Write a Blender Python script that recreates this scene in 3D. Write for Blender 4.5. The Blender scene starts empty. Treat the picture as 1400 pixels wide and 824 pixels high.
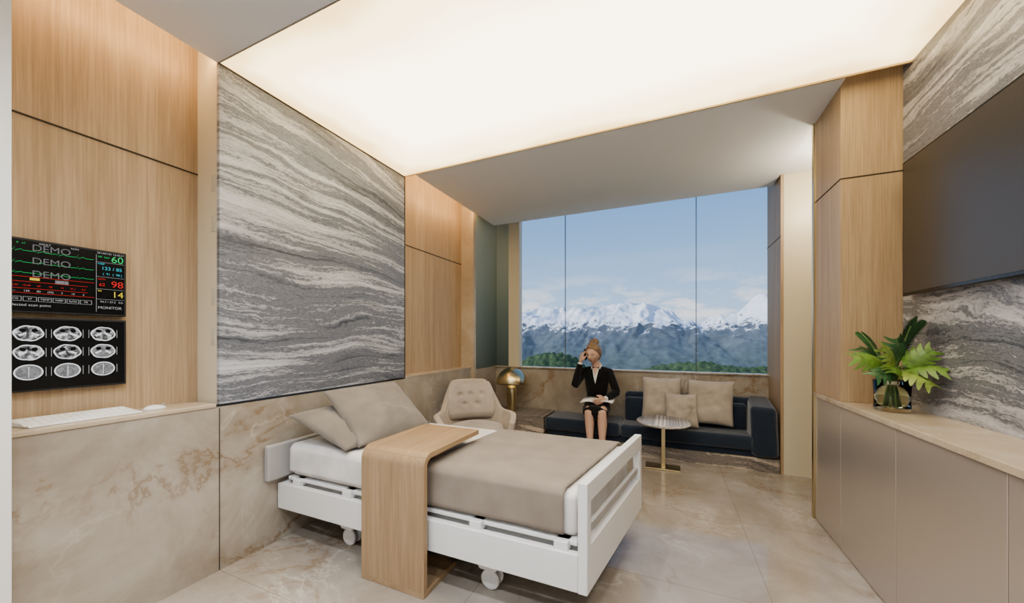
import bpy, bmesh, math, random
from mathutils import Vector, Matrix, noise
random.seed(4)
S = 1.35   # eye height in metres; layout below is given in eye-heights
scene = bpy.context.scene
col = scene.collection

# ---------------------------------------------------------------- materials
def new_mat(name, color=(.8,.8,.8), rough=.5, metal=0.0, spec=.5, **kw):
    m = bpy.data.materials.new(name); m.use_nodes = True
    b = m.node_tree.nodes['Principled BSDF']
    b.inputs['Base Color'].default_value = (*color, 1)
    b.inputs['Roughness'].default_value = rough
    b.inputs['Metallic'].default_value = metal
    b.inputs['Specular IOR Level'].default_value = spec
    for k, v in kw.items():
        b.inputs[k.replace('_', ' ')].default_value = v
    return m

class NT:
    def __init__(s, m): s.t = m.node_tree; s.b = s.t.nodes.get('Principled BSDF')
    def n(s, typ, props=None, **inp):
        nd = s.t.nodes.new(typ)
        for k, v in (props or {}).items(): setattr(nd, k, v)
        for k, v in inp.items():
            s.put(nd, k.replace('_', ' '), v)
        return nd
    def put(s, nd, key, v):
        sock = nd.inputs[int(key)] if key.isdigit() else nd.inputs[key]
        if isinstance(v, bpy.types.NodeSocket): s.t.links.new(v, sock)
        else: sock.default_value = v
    def math(s, op, a, b=0.0, c=None):
        nd = s.t.nodes.new('ShaderNodeMath'); nd.operation = op
        for i, v in enumerate((a, b) if c is None else (a, b, c)):
            if isinstance(v, bpy.types.NodeSocket): s.t.links.new(v, nd.inputs[i])
            else: nd.inputs[i].default_value = v
        return nd.outputs[0]
    def ramp(s, fac, stops, interp='LINEAR'):
        nd = s.t.nodes.new('ShaderNodeValToRGB'); cr = nd.color_ramp; cr.interpolation = interp
        while len(cr.elements) < len(stops): cr.elements.new(.5)
        for e, (p, c) in zip(cr.elements, stops):
            e.position = p; e.color = (*c, 1) if len(c) == 3 else c
        s.t.links.new(fac, nd.inputs[0]); return nd.outputs[0]
    def mix(s, fac, a, b, blend='MIX'):
        nd = s.t.nodes.new('ShaderNodeMix'); nd.data_type = 'RGBA'; nd.blend_type = blend
        for i, v in ((0, fac), (6, a), (7, b)):
            if isinstance(v, bpy.types.NodeSocket): s.t.links.new(v, nd.inputs[i])
            else: nd.inputs[i].default_value = v if i == 0 else (*v, 1)
        return nd.outputs[2]
    def pos(s):
        return s.n('ShaderNodeTexCoord').outputs['Object']
    def xyz(s, v):
        nd = s.n('ShaderNodeSeparateXYZ'); s.t.links.new(v, nd.inputs[0]); return nd.outputs
    def comb(s, x, y, z):
        nd = s.n('ShaderNodeCombineXYZ')
        for i, v in enumerate((x, y, z)):
            if isinstance(v, bpy.types.NodeSocket): s.t.links.new(v, nd.inputs[i])
            else: nd.inputs[i].default_value = v
        return nd.outputs[0]
    def mapping(s, v, scale=(1,1,1), rot=(0,0,0), loc=(0,0,0)):
        nd = s.n('ShaderNodeMapping'); s.t.links.new(v, nd.inputs[0])
        nd.inputs['Scale'].default_value = scale; nd.inputs['Rotation'].default_value = rot
        nd.inputs['Location'].default_value = loc; return nd.outputs[0]
    def noise(s, v, scale=1, detail=4, rough=.5, dist=0):
        nd = s.n('ShaderNodeTexNoise'); s.t.links.new(v, nd.inputs['Vector'])
        nd.inputs['Scale'].default_value = scale; nd.inputs['Detail'].default_value = detail
        nd.inputs['Roughness'].default_value = rough; nd.inputs['Distortion'].default_value = dist
        return nd.outputs['Fac']
    def color(s, c): s.t.links.new(c, s.b.inputs['Base Color'])
    def bump(s, h, strength=.2, dist=.01):
        nd = s.n('ShaderNodeBump'); s.t.links.new(h, nd.inputs['Height'])
        nd.inputs['Strength'].default_value = strength; nd.inputs['Distance'].default_value = dist
        s.t.links.new(nd.outputs[0], s.b.inputs['Normal'])

def wood_mat(name, axis='z', dark=(.41,.29,.18), light=(.54,.405,.265)):
    m = new_mat(name, rough=.45, spec=.35); t = NT(m); p = t.pos()
    sc = {'z': (9,9,.5), 'y': (9,.5,9), 'x': (.5,9,9)}[axis]
    fine = {'z': (140,140,3), 'y': (140,3,140), 'x': (3,140,140)}[axis]
    a = t.noise(t.mapping(p, sc), 1, 5, .6, 1.2)
    b = t.noise(t.mapping(p, fine), 1, 3, .6)
    base = t.ramp(a, [(.25, dark), (.75, light)])
    f = t.ramp(b, [(.3, (.80,.80,.80)), (.65, (1.06,1.06,1.06))])
    t.color(t.mix(1.0, base, f, 'MULTIPLY'))
    return m

def marble_mat(name, base=(.40,.35,.29), light=(.50,.455,.40), dark=(.31,.26,.205), rough=.18, tiles=False, vein=1.0):
    m = new_mat(name, rough=rough, spec=.5); t = NT(m); p = t.pos()
    a = t.noise(p, 1.5, 9, .66, .5)
    c = t.ramp(a, [(.34, dark), (.5, base), (.66, light)])
    b = t.noise(t.mapping(p, (1,1,1), loc=(3.1,7.7,1.3)), 1.1, 7, .62, .5)
    v = t.math('ABSOLUTE', t.math('SUBTRACT', b, .5))
    mask = t.ramp(t.noise(p, 1.1, 3, .5), [(.45, (0,0,0)), (.58, (1,1,1))])
    vv = t.ramp(v, [(0, (.8*vein,)*3), (.010, (.25*vein,)*3), (.035, (0,0,0))])
    c = t.mix(t.math('MULTIPLY', vv, mask), c, (.25,.16,.085))
    b2 = t.noise(t.mapping(p, (1,1,1), loc=(9.1,1.7,5.3)), 1.6, 7, .62, .6)
    v2 = t.math('ABSOLUTE', t.math('SUBTRACT', b2, .5))
    mask2 = t.ramp(t.noise(t.mapping(p, loc=(5,5,5)), 1.0, 3, .5), [(.44, (0,0,0)), (.60, (1,1,1))])
    vv2 = t.ramp(v2, [(0, (.75*vein,)*3), (.008, (.25*vein,)*3), (.03, (0,0,0))])
    c = t.mix(t.math('MULTIPLY', vv2, mask2), c, (.64,.59,.53))
    if tiles:
        x, y, z = t.xyz(p)
        def line(co, off, per):
            q = t.math('PINGPONG', t.math('SUBTRACT', co, off), per / 2)
            return t.math('LESS_THAN', q, .0022)
        g = t.math('MAXIMUM', line(x, .36*S, 1.07*S), line(y, .9175*S, .694*S))
        c = t.mix(t.math('MULTIPLY', g, .5), c, (.16,.125,.09))
    t.color(c)
    return m

def striated_mat(name, axis='y', slope=-.32, rough=.35, gain=1.0, tint=(1,1,1)):
    m = new_mat(name, rough=rough, spec=.4); t = NT(m); p = t.pos()
    x, y, z = t.xyz(p)
    A = {'y': y, 'x': x}[axis]
    w1 = t.noise(t.comb(t.math('MULTIPLY', A, .6), t.math('MULTIPLY', z, .9), 1.7), 1, 2, .45)
    w2 = t.noise(t.comb(t.math('MULTIPLY', A, 2.2), t.math('MULTIPLY', z, 5.0), 9.2), 1, 3, .5)
    w3 = t.noise(t.comb(t.math('MULTIPLY', A, 14), t.math('MULTIPLY', z, 26.0), 4.2), 1, 4, .7)
    k = t.math('MULTIPLY', t.math('MULTIPLY', A, slope), t.math('MULTIPLY', t.math('SUBTRACT', z, .5), -.5))
    v = t.math('ADD', z, k)
    v = t.math('ADD', v, t.math('MULTIPLY', t.math('SUBTRACT', w1, .5), .42))
    v = t.math('ADD', v, t.math('MULTIPLY', t.math('SUBTRACT', w2, .5), .10))
    v = t.math('ADD', v, t.math('MULTIPLY', t.math('SUBTRACT', w3, .5), .035))
    q1 = t.comb(t.math('MULTIPLY', A, .40), t.math('MULTIPLY', v, 6.0), 0.0)
    q2 = t.comb(t.math('MULTIPLY', A, 1.1), t.math('MULTIPLY', v, 26.0), 3.0)
    q3 = t.comb(t.math('MULTIPLY', A, 26), t.math('MULTIPLY', v, 100.0), 7.0)
    n1 = t.noise(q1, 1, 3, .55); n2 = t.noise(q2, 1, 6, .72); n3 = t.noise(q3, 1, 4, .75)
    f = t.math('ADD', t.math('MULTIPLY', n1, .45), t.math('ADD', t.math('MULTIPLY', n2, .42), t.math('MULTIPLY', n3, .20)))
    def T(c): return tuple(min(1, q*gain*w_) for q, w_ in zip(c, tint))
    c = t.ramp(f, [(.40, T((.050,.050,.055))), (.460, T((.12,.12,.128))), (.505, T((.25,.24,.24))), (.528, T((.13,.13,.138))),
                   (.562, T((.42,.39,.37))), (.64, T((.66,.62,.59)))])
    r = t.noise(t.comb(t.math('MULTIPLY', A, 3.0), t.math('MULTIPLY', v, 22), 5.0), 1, 6, .7)
    rm = t.ramp(r, [(.63, (0,0,0)), (.70, (.55,.55,.55))])
    c = t.mix(rm, c, T((.19,.125,.09)))
    t.color(c)
    return m

def fabric_mat(name, c, rough=.85, sheen=.3, sc=700, var=.12):
    m = new_mat(name, c, rough, spec=.2); t = NT(m); p = t.pos()
    m.node_tree.nodes['Principled BSDF'].inputs['Sheen Weight'].default_value = sheen
    a = t.noise(p, 6, 3, .5); b = t.noise(p, sc, 2, .5)
    lo = tuple(v*(1-var) for v in c); hi = tuple(min(1, v*(1+var)) for v in c)
    cc = t.ramp(a, [(.3, lo), (.7, hi)])
    t.color(cc); t.bump(b, .25, .002)
    return m

def emit_mat(name, c, strength=1.0):
    m = bpy.data.materials.new(name); m.use_nodes = True
    nt = m.node_tree; nt.nodes.clear()
    e = nt.nodes.new('ShaderNodeEmission'); o = nt.nodes.new('ShaderNodeOutputMaterial')
    e.inputs[0].default_value = (*c, 1); e.inputs[1].default_value = strength
    nt.links.new(e.outputs[0], o.inputs[0]); return m

WOOD = wood_mat('oak_veneer_vertical')
WOODT = wood_mat('oak_table_vertical', 'z', (.34,.225,.13), (.46,.33,.205))
WOODY = wood_mat('oak_table_lengthwise', 'y', (.34,.225,.13), (.46,.33,.205))
MARBLE = marble_mat('beige_marble')
FLOORM = marble_mat('beige_marble_floor', (.38,.335,.29), (.45,.41,.365), (.31,.265,.22), rough=.07, tiles=True, vein=.8)
LEDGE = marble_mat('ledge_marble', (.52,.43,.32), (.60,.51,.40), (.45,.36,.26), rough=.25)
STONE = striated_mat('striated_stone', 'y', -.12, tint=(.90,.98,1.12))
STONER = striated_mat('striated_stone_opposite', 'y', .04, tint=(.92,.98,1.10))
STONEX = striated_mat('striated_stone_plinth', 'x', .05, gain=1.1, tint=(1.1,1,.88))
STONET = striated_mat('striated_stone_tabletop', 'x', .05, rough=.15, gain=1.9)
WHITEP = new_mat('white_plaster', (.81,.83,.87), .7)
GREYW = new_mat('pale_wall_paint', (.80,.79,.77), .7)
FRAMEW = new_mat('door_frame_paint', (.86,.85,.82), .6)
CREAM = new_mat('cream_lacquer', (.66,.60,.46), .4)
CAB = new_mat('champagne_satin_lacquer', (.56,.495,.44), .24, .5, spec=.5)
DARKGAP = new_mat('shadow_gap', (.05,.04,.03), .8)
BEDW = new_mat('bed_white_enamel', (.76,.76,.76), .35)
BEDG = new_mat('bed_grey_plastic', (.42,.41,.40), .5)
BLACK = new_mat('black_gloss', (.012,.012,.013), .18)
BLACKM = new_mat('black_matte', (.02,.02,.022), .5)
BRASS = new_mat('brushed_brass', (.62,.53,.33), .28, 1.0)
SHEET = fabric_mat('white_sheet', (.74,.72,.71), sheen=.1)
TAUPE = fabric_mat('taupe_blanket', (.285,.24,.20))
PILLOW = fabric_mat('taupe_pillow', (.25,.22,.19), sheen=.3)
CUSH = fabric_mat('beige_cushion_fabric', (.42,.37,.32))
NAVY = fabric_mat('navy_velvet', (.020,.032,.056), rough=.75, sheen=.5)
CHAIRF = fabric_mat('cream_chair_shell', (.50,.43,.36))
CHAIRI = fabric_mat('greige_chair_cushion', (.44,.39,.34))

# ---------------------------------------------------------------- geometry helpers
def obj_from(name, verts, faces, mat=None, smooth=False, parent=None, scale=True):
    me = bpy.data.meshes.new(name)
    if scale: verts = [Vector(v)*S for v in verts]
    me.from_pydata([tuple(v) for v in verts], [], faces); me.update()
    o = bpy.data.objects.new(name, me); col.objects.link(o)
    if mat: me.materials.append(mat)
    if smooth:
        for p in me.polygons: p.use_smooth = True
    if parent: attach(o, parent)
    return o

def attach(o, parent):
    o.parent = parent
    o.matrix_parent_inverse = Matrix.Translation(-Vector(parent['loc']))

def empty(name, x, y, z):
    e = bpy.data.objects.new(name, None); e.empty_display_size = .05
    e.location = (x*S, y*S, z*S); e['loc'] = [x*S, y*S, z*S]; col.objects.link(e); return e

def fix_normals(o):
    bm = bmesh.new(); bm.from_mesh(o.data); bmesh.ops.recalc_face_normals(bm, faces=bm.faces)
    bm.to_mesh(o.data); bm.free()

def bevel(o, w, seg=3):
    md = o.modifiers.new('bevel', 'BEVEL'); md.width = w*S; md.segments = seg; md.limit_method = 'ANGLE'
    md.harden_normals = False
    if seg > 1:
        for p in o.data.polygons: p.use_smooth = True
        o.modifiers.new('wn', 'WEIGHTED_NORMAL')

def box(name, x0, x1, y0, y1, z0, z1, mat, bev=0, seg=3, parent=None, fn=None):
    v = [(x0,y0,z0),(x1,y0,z0),(x1,y1,z0),(x0,y1,z0),(x0,y0,z1),(x1,y0,z1),(x1,y1,z1),(x0,y1,z1)]
    if fn: v = [fn(*q) for q in v]
    f = [(0,3,2,1),(4,5,6,7),(0,1,5,4),(1,2,6,5),(2,3,7,6),(3,0,4,7)]
    o = obj_from(name, v, f, mat, parent=parent)
    if bev: bevel(o, bev, seg)
    return o

def lathe(name, prof, cx, cy, mat, seg=48, parent=None, smooth=True):
    verts, faces = [], []
    n = len(prof)
    for i in range(seg):
        a = 2*math.pi*i/seg
        for r, z in prof: verts.append((cx+r*math.cos(a), cy+r*math.sin(a), z))
    for i in range(seg):
        j = (i+1) % seg
        for k in range(n-1):
            faces.append((i*n+k, j*n+k, j*n+k+1, i*n+k+1))
    o = obj_from(name, verts, faces, mat, smooth, parent)
    bm = bmesh.new(); bm.from_mesh(o.data)
    bmesh.ops.remove_doubles(bm, verts=bm.verts, dist=1e-5)
    bmesh.ops.recalc_face_normals(bm, faces=bm.faces); bm.to_mesh(o.data); bm.free()
    return o

def tube_geo(pts, rad, seg=12, up=(0,0,1), cap=True):
    """closed loft of elliptical rings; rad = list of (a,b): a along side, b along up"""
    P = [Vector(p) for p in pts]; verts = []; faces = []
    up = Vector(up)
    for i, p in enumerate(P):
        d = (P[min(i+1, len(P)-1)] - P[max(i-1, 0)]).normalized()
        s = d.cross(up)
        if s.length < 1e-3: s = d.cross(Vector((0,1,0)))
        s.normalize(); u = s.cross(d).normalized()
        r = rad[i]; a, b = r if isinstance(r, (tuple, list)) else (r, r)
        for k in range(seg):
            t = 2*math.pi*k/seg
            verts.append(p + s*(a*math.cos(t)) + u*(b*math.sin(t)))
    n = len(P)
    for i in range(n-1):
        for k in range(seg):
            l = (k+1) % seg
            faces.append((i*seg+k, i*seg+l, (i+1)*seg+l, (i+1)*seg+k))
    if cap:
        for idx, sgn in ((0, -1), (n-1, 1)):
            d = (P[1]-P[0]) if idx == 0 else (P[-1]-P[-2]); d.normalize()
            r = rad[idx]; m = min(r) if isinstance(r, (tuple, list)) else r
            c = len(verts); verts.append(P[idx] + d*(sgn*m*.6))
            for k in range(seg):
                l = (k+1) % seg
                faces.append((idx*seg+l, idx*seg+k, c) if idx == 0 else (idx*seg+k, idx*seg+l, c))
    return verts, faces

def merge(geos):
    V, F = [], []
    for v, f in geos:
        o = len(V); V += list(v); F += [tuple(i+o for i in q) for q in f]
    return V, F

def tube(name, pts, rad, mat, seg=12, parent=None, up=(0,0,1)):
    v, f = tube_geo(pts, rad, seg, up)
    o = obj_from(name, v, f, mat, True, parent); fix_normals(o); return o

def pillow(name, c, U, Vv, T, mat, parent=None, n=28, seed=0, crease=.012):
    """c centre, U / V half-extent vectors, T half-thickness"""
    c = Vector(c); U = Vector(U); Vv = Vector(Vv); N = U.cross(Vv).normalized()
    verts, faces = [], []
    for side in (1, -1):
        for i in range(n+1):
            for j in range(n+1):
                u = -1+2*i/n; v = -1+2*j/n
                pu = u*(1-.07*(1-v*v)*abs(u)**2); pv = v*(1-.07*(1-u*u)*abs(v)**2)
                h = T*max(0, (1-abs(u)**2.6))**.55*max(0, (1-abs(v)**2.6))**.55
                w = noise.noise(Vector((u*2.3+seed*7, v*2.3, side*3)))*crease*1.2
                w += abs(noise.noise(Vector((u*1.2+v*2+seed, v*5-u*3, side*2+seed))))*crease
                edge = (1-u**4)*(1-v**4)
                verts.append(c + U*pu + Vv*pv + N*(side*(h + w*edge)))
    m = (n+1)*(n+1)
    for s in (0, 1):
        for i in range(n):
            for j in range(n):
                a = s*m+i*(n+1)+j
                q = (a, a+n+1, a+n+2, a+1)
                faces.append(q if s == 0 else q[::-1])
    o = obj_from(name, verts, faces, mat, True, parent)
    bm = bmesh.new(); bm.from_mesh(o.data); bmesh.ops.remove_doubles(bm, verts=bm.verts, dist=1e-4)
    bmesh.ops.recalc_face_normals(bm, faces=bm.faces); bm.to_mesh(o.data); bm.free()
    for p in o.data.polygons: p.use_smooth = True
    return o

def text(name, body, y, z, size, mat, parent, x, align='LEFT', ext=0.0):
    cu = bpy.data.curves.new(name, 'FONT'); cu.body = body; cu.size = size*S; cu.align_x = align
    cu.align_y = 'CENTER'; cu.extrude = ext
    o = bpy.data.objects.new(name, cu); col.objects.link(o)
    o.data.materials.append(mat)
    o.location = (x*S, y*S, z*S); o.rotation_euler = (math.pi/2, 0, math.pi/2)
    attach(o, parent); return o

# ---------------------------------------------------------------- room shell
XW = -1.783; XR = .965; CZ = 2.2; YF = -1.3; YG = 3.62
box('floor', -2.1, 1.5, YF-.05, 3.7, -.06, 0, FLOORM)
box('ceiling', -2.1, 1.5, YF-.05, 3.7, 2.42, 2.48, WHITEP)
box('wall_front', -2.1, 1.5, YF-.05, YF, 0, 2.42, GREYW)
# left side
box('wall_left', -2.02, -1.95, YF, .9175, 0, 2.42, WOOD)
box('trim_1', -1.9505, -1.946, .38, .9170, 1.737, 1.742, DARKGAP)
box('marble_wainscot', -1.949, XW, .374, 2.111, 0, .705, MARBLE)
box('marble_wainscot', -1.899, XW, 2.1115, 3.079, 0, .715, MARBLE)
box('marble_wainscot', -2.02, -1.76, 3.1305, 3.579, 0, .699, MARBLE)
box('trim_2', XW-.001, XW+.0015, .916, .919, 0, .70, DARKGAP)
box('ledge_left', -1.949, XW+.004, .374, .905, .7051, .722, LEDGE, .003, 2)
box('ledge_far_left', -1.899, XW+.002, 2.112, 3.079, .7151, .722, LEDGE)
box('wall_left_core', -1.98, -1.803, .9176, 2.112, .715, 2.42, CREAM)
box('stone_wall_panel', -1.802, XW, .9175, 2.104, .717, 2.188, STONE)
box('trim_3', -1.80, XW+.003, .9175, 2.108, 2.188, 2.193, DARKGAP)
box('trim_4', -1.80, XW+.003, 2.104, 2.110, .717, 2.193, DARKGAP)
box('wall_left_far', -2.02, -1.90, 2.112, 3.10, 0, 2.42, WOOD)
box('trim_5', -1.901, -1.897, 2.112, 3.08, 1.737, 1.742, DARKGAP)
box('wall_left_return', -2.02, -1.76, 3.08, 3.13, 0, 2.42, LEDGE)
box('doorframe_left', -1.949, -1.745, .20, .373, 0, 2.2, FRAMEW)
box('wall_left_near', -1.949, -1.80, YF, .199, 0, 2.2, GREYW)

# outlets on the panel return
SOCK = new_mat('socket_cover', (.58,.53,.43), .4)
for i, z in enumerate((1.68, 1.505, 1.185, 1.01)):
    o = empty('wall_socket', -1.83, .914, z)
    box('plate', -1.840, -1.812, .914, .9175, z-.035, z+.035, SOCK, .001, 2, o)
    box('switch', -1.835, -1.817, .912, .914, z-.022, z+.022, SOCK, .001, 2, o)

# soffits
box('ceiling_soffit_near', -1.80, 1.0, YF, .9175, CZ, CZ+.05, WHITEP)
box('ceiling_soffit_far', -1.70, .7465, 2.121, 3.41, CZ, CZ+.10, WHITEP)
box('trim_6', -1.783, XR, 2.113, 2.121, CZ-.004, CZ+.1, new_mat('brass_edge', (.55,.46,.30), .4, .6))
box('trim_7', -1.80, XR, .9175, .922, CZ-.003, CZ+.1, new_mat('grey_edge', (.30,.28,.25), .5))

# luminous stretch ceiling
lm = bpy.data.materials.new('luminous_fabric'); lm.use_nodes = True
t = NT(lm); lm.node_tree.nodes.remove(t.b)
p = t.pos(); x, y, z = t.xyz(p)
ex = t.math('MINIMUM', t.math('SUBTRACT', x, -1.79*S), t.math('SUBTRACT', XR*S, x))
ey = t.math('MINIMUM', t.math('SUBTRACT', y, .915*S), t.math('SUBTRACT', 2.125*S, y))
e = t.math('MINIMUM', ex, ey)
e = t.math('ADD', e, t.math('MULTIPLY', t.math('SUBTRACT', t.noise(p, 1.6, 3, .5), .5), .30))
cc = t.ramp(e, [(0, (.60,.42,.20)), (.18, (.82,.66,.40)), (.50, (1,.875,.64))], 'EASE')
em = t.n('ShaderNodeEmission', Color=cc, Strength=3.0)
lm.node_tree.links.new(em.outputs[0], lm.node_tree.nodes['Material Output'].inputs[0])
box('luminous_ceiling', XW-.01, XR, .923, 2.112, CZ+.004, CZ+.02, lm)

# cove strips
warm = emit_mat('warm_led', (1,.66,.34), 13)
box('cove_light_near', -1.83, -1.805, YF, .90, CZ+.02, CZ+.04, warm)
box('cove_light_far', -1.735, -1.71, 2.13, 3.06, CZ+.03, CZ+.05, warm)

# right side
box('wall_right', XR, 1.5, YF, 2.184, 0, 2.42, STONER)
box('wall_right_column', .7465, 1.5, 2.185, 2.505, .703, 2.42, WOOD)
box('wall_right_column_base', .767, 1.5, 2.186, 2.505, 0, .702, CAB)
box('trim_8', .7445, XR, 2.183, 2.507, 1.755, 1.760, DARKGAP)
box('trim_9', .738, .7465, 2.506, 2.530, 0, 2.2, BRASS)
box('wall_right_niche', 1.25, 1.5, 2.505, 3.224, 0, 2.42, CREAM)
box('wall_right_niche_end', .775, 1.249, 3.224, 3.27, 0, 2.42, CREAM)
box('wall_right_far', .757, 1.5, 3.271, 3.62, 0, 2.42, WOOD)
box('wall_right_far_edge', .757, .774, 3.226, 3.2705, 0, 2.42, WOOD)
box('trim_10', .755, .758, 3.226, 3.62, 1.755, 1.760, DARKGAP)
box('ceiling_niche', .7465, 1.3, 2.506, 3.223, CZ+.01, CZ+.05, WHITEP)

# back wall + windows
box('wall_back', -2.02, 1.5, 3.58, 3.66, 0, .692, MARBLE)
box('wall_back_ledge', -1.76, .757, 3.56, 3.66, .693, .703, LEDGE)
box('wall_back_head', -2.02, 1.5, 3.58, 3.66, 2.36, 2.42, WHITEP)
frost = new_mat('frosted_teal_glass', (.20,.27,.25), .25, spec=.6)
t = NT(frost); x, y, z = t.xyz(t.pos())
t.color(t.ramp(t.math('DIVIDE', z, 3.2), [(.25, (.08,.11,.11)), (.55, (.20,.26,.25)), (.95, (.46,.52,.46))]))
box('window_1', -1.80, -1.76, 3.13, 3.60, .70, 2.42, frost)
box('window_2', -1.76, -1.60, 3.60, 3.63, .70, 2.36, frost)
box('trim_11', -1.60, -1.475, 3.57, 3.65, .70, 2.36, CREAM)
gl = bpy.data.materials.new('window_glass'); gl.use_nodes = True
nt = gl.node_tree; nt.nodes.clear()
tr = nt.nodes.new('ShaderNodeBsdfTransparent'); gs = nt.nodes.new('ShaderNodeBsdfGlossy'); gs.inputs['Roughness'].default_value = .02
mx = nt.nodes.new('ShaderNodeMixShader'); mx.inputs[0].default_value = .008; oo = nt.nodes.new('ShaderNodeOutputMaterial')
tr.inputs[0].default_value = (.97,.98,.98,1)
nt.links.new(tr.outputs[0], mx.inputs[1]); nt.links.new(gs.outputs[0], mx.inputs[2]); nt.links.new(mx.outputs[0], oo.inputs[0])
for i, (a, b) in enumerate(((-1.475,-.983), (-.977,.222), (.228,.757))):
    o = obj_from('window_%d' % (i+3), [(a,YG,.70),(b,YG,.70),(b,YG,2.36),(a,YG,2.36)], [(0,1,2,3)], gl)
for i, xx in enumerate((-.98, .225)):
    box('trim_%d' % (12+i), xx-.003, xx+.003, YG-.006, YG+.006, .70, 2.36, new_mat('joint_dark%d' % i, (.08,.09,.10), .5))

# ---------------------------------------------------------------- right cabinet
cab = empty('storage_cabinet', .85, 1.2, 0)
box('carcass', .7655, XR-.001, YF+.001, 2.184, 0, .6795, DARKGAP, parent=cab)
ys = [2.505, 2.185, 1.7325, 1.268, .80, .34, -.12, -.58, YF+.01]
for i in range(len(ys)-1):
    box('door_%d' % i, .7465, .765, ys[i+1]+.0015, ys[i]-.0015, .004, .678, CAB, .0015, 2, cab)
box('countertop', .738, XR-.001, YF+.001, 2.184, .680, .702, LEDGE, .002, 2, cab)
box('countertop_end', .738, .7665, 2.185, 2.505, .680, .702, LEDGE, .002, 2, cab)

# TV
tv = empty('television', .94, 1.6, 1.47)
box('body', .935, XR-.0005, 1.06, 2.10, 1.19, 1.755, BLACKM, .004, 2, tv)
box('bezel', .928, .937, 1.052, 2.106, 1.183, 1.761, BLACK, .003, 2, tv)
scr = new_mat('tv_screen', (.06,.052,.045), .3, spec=.6)
box('screen', .9265, .929, 1.062, 2.096, 1.197, 1.751, scr, parent=tv)

# ---------------------------------------------------------------- monitors
G = emit_mat('scr_green', (.06,.55,.16), .8); CY = emit_mat('scr_cyan', (.08,.5,.6), .8)
RD = emit_mat('scr_red', (.7,.06,.05), .7); YL = emit_mat('scr_yellow', (.7,.55,.08), .8)
GY = emit_mat('scr_grey', (.13,.13,.13), 1.0); WH = emit_mat('scr_white', (.42,.42,.42), .8)
SCRB = new_mat('screen_black', (.006,.007,.008), .2)
XS = -1.925
m1 = empty('patient_monitor', -1.93, .45, 1.207)
box('housing', -1.9495, XS, .376, .6765, 1.085, 1.329, BLACKM, .003, 2, m1)
box('display', XS-.001, XS+.001, .380, .670, 1.092, 1.322, SCRB, parent=m1)
XT = XS+.002
def wave(name, y0, y1, z, kind, mat):
    pts = []; n = 140
    for i in range(n+1):
        yy = y0+(y1-y0)*i/n; ph = (i/n*4.2) % 1
        d = .002*math.exp(-((ph-.2)/.05)**2)+.016*math.exp(-((ph-.35)/.016)**2)-.005*math.exp(-((ph-.40)/.02)**2)+.004*math.exp(-((ph-.62)/.07)**2)
        pts.append((yy, z+d*(1, .8, .6)[kind]))
    w = .0006; v = []; f = []
    for yy, zz in pts: v += [(XT, yy, zz-w), (XT, yy, zz+w)]
    for i in range(n): f.append((2*i, 2*i+2, 2*i+3, 2*i+1))
    obj_from(name, v, f, mat, parent=m1)
wave('ecg_trace_1', .40, .59, 1.288, 0, G); wave('ecg_trace_2', .40, .59, 1.250, 1, G); wave('ecg_trace_3', .40, .59, 1.216, 2, G)
for i, z in enumerate((1.300, 1.257, 1.214)):
    text('demo_%d' % i, 'DEMO', .450, z, .030, GY, m1, XT+.0006)
text('t_hdr', '2014/01/01 15:45:37', .598, 1.3165, .0085, WH, m1, XT)
text('t_lead', 'II   x1', .42, 1.312, .008, G, m1, XT)
text('t_adult', 'ADULT', .465, 1.316, .008, WH, m1, XT)
text('t_non', 'NON', .535, 1.316, .008, WH, m1, XT)
text('t_60', '60', .668, 1.297, .034, G, m1, XT, 'RIGHT')
text('t_hr', 'HR  bpm', .600, 1.303, .0085, G, m1, XT)
text('t_nibp', '123 / 85', .664, 1.261, .0165, CY, m1, XT, 'RIGHT')
text('t_mean', '(  91  (  98 )', .664, 1.241, .0105, CY, m1, XT, 'RIGHT')
text('t_nl', 'NIBP', .600, 1.277, .0085, CY, m1, XT)
text('t_spo2l', 'SpO2', .600, 1.221, .0085, RD, m1, XT)
text('t_62', '62', .603, 1.200, .016, RD, m1, XT)
text('t_98', '98', .668, 1.203, .034, RD, m1, XT, 'RIGHT')
text('t_rr', 'RR', .600, 1.177, .0085, YL, m1, XT)
text('t_14', '14', .668, 1.165, .032, YL, m1, XT, 'RIGHT')
text('t_temp', '94.7 / 37.2   0.6', .666, 1.137, .0095, WH, m1, XT, 'RIGHT')
text('t_mon', 'MONITOR', .600, 1.115, .0135, WH, m1, XT)
text('t_sel', 'selected scan point', .402, 1.111, .0115, WH, m1, XT)
for i, s in enumerate(('ECG','ST','TEMP','NIBP','SpO2','PR')):
    yb = .402+i*.031
    for nm, (a, b, c, d) in {'t': (yb, yb+.028, 1.1375, 1.1383), 'b': (yb, yb+.028, 1.1235, 1.1243), 'l': (yb, yb+.0008, 1.1235, 1.1383), 'r': (yb+.0272, yb+.028, 1.1235, 1.1383)}.items():
        box('key_%d%s' % (i, nm), XT-.001, XT, a, b, c, d, WH, parent=m1)
    text('t_key%d' % i, s, yb+.014, 1.131, .0085, WH, m1, XT, 'CENTER')
for i, (a, b, z) in enumerate(((.40,.592,1.203), (.41,.575,1.187), (.40,.575,1.165), (.40,.592,1.150))):
    box('red_line_%d' % i, XT-.001, XT, a, b, z, z+.0011, RD, parent=m1)
for i in range(7):
    text('t_num%d' % i, ('--','120','80','(93)','5','10','6')[i], .415+i*.025, 1.157, .0085, WH, m1, XT, 'CENTER')
    text('t_tm%d' % i, ('15:44','15:30','60','98','14','37.1','0.4')[i], .415+i*.025, 1.175, .0075, RD, m1, XT, 'CENTER')
box('vline_1', XT-.001, XT, .596, .5967, 1.10, 1.31, WH, parent=m1)
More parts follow.
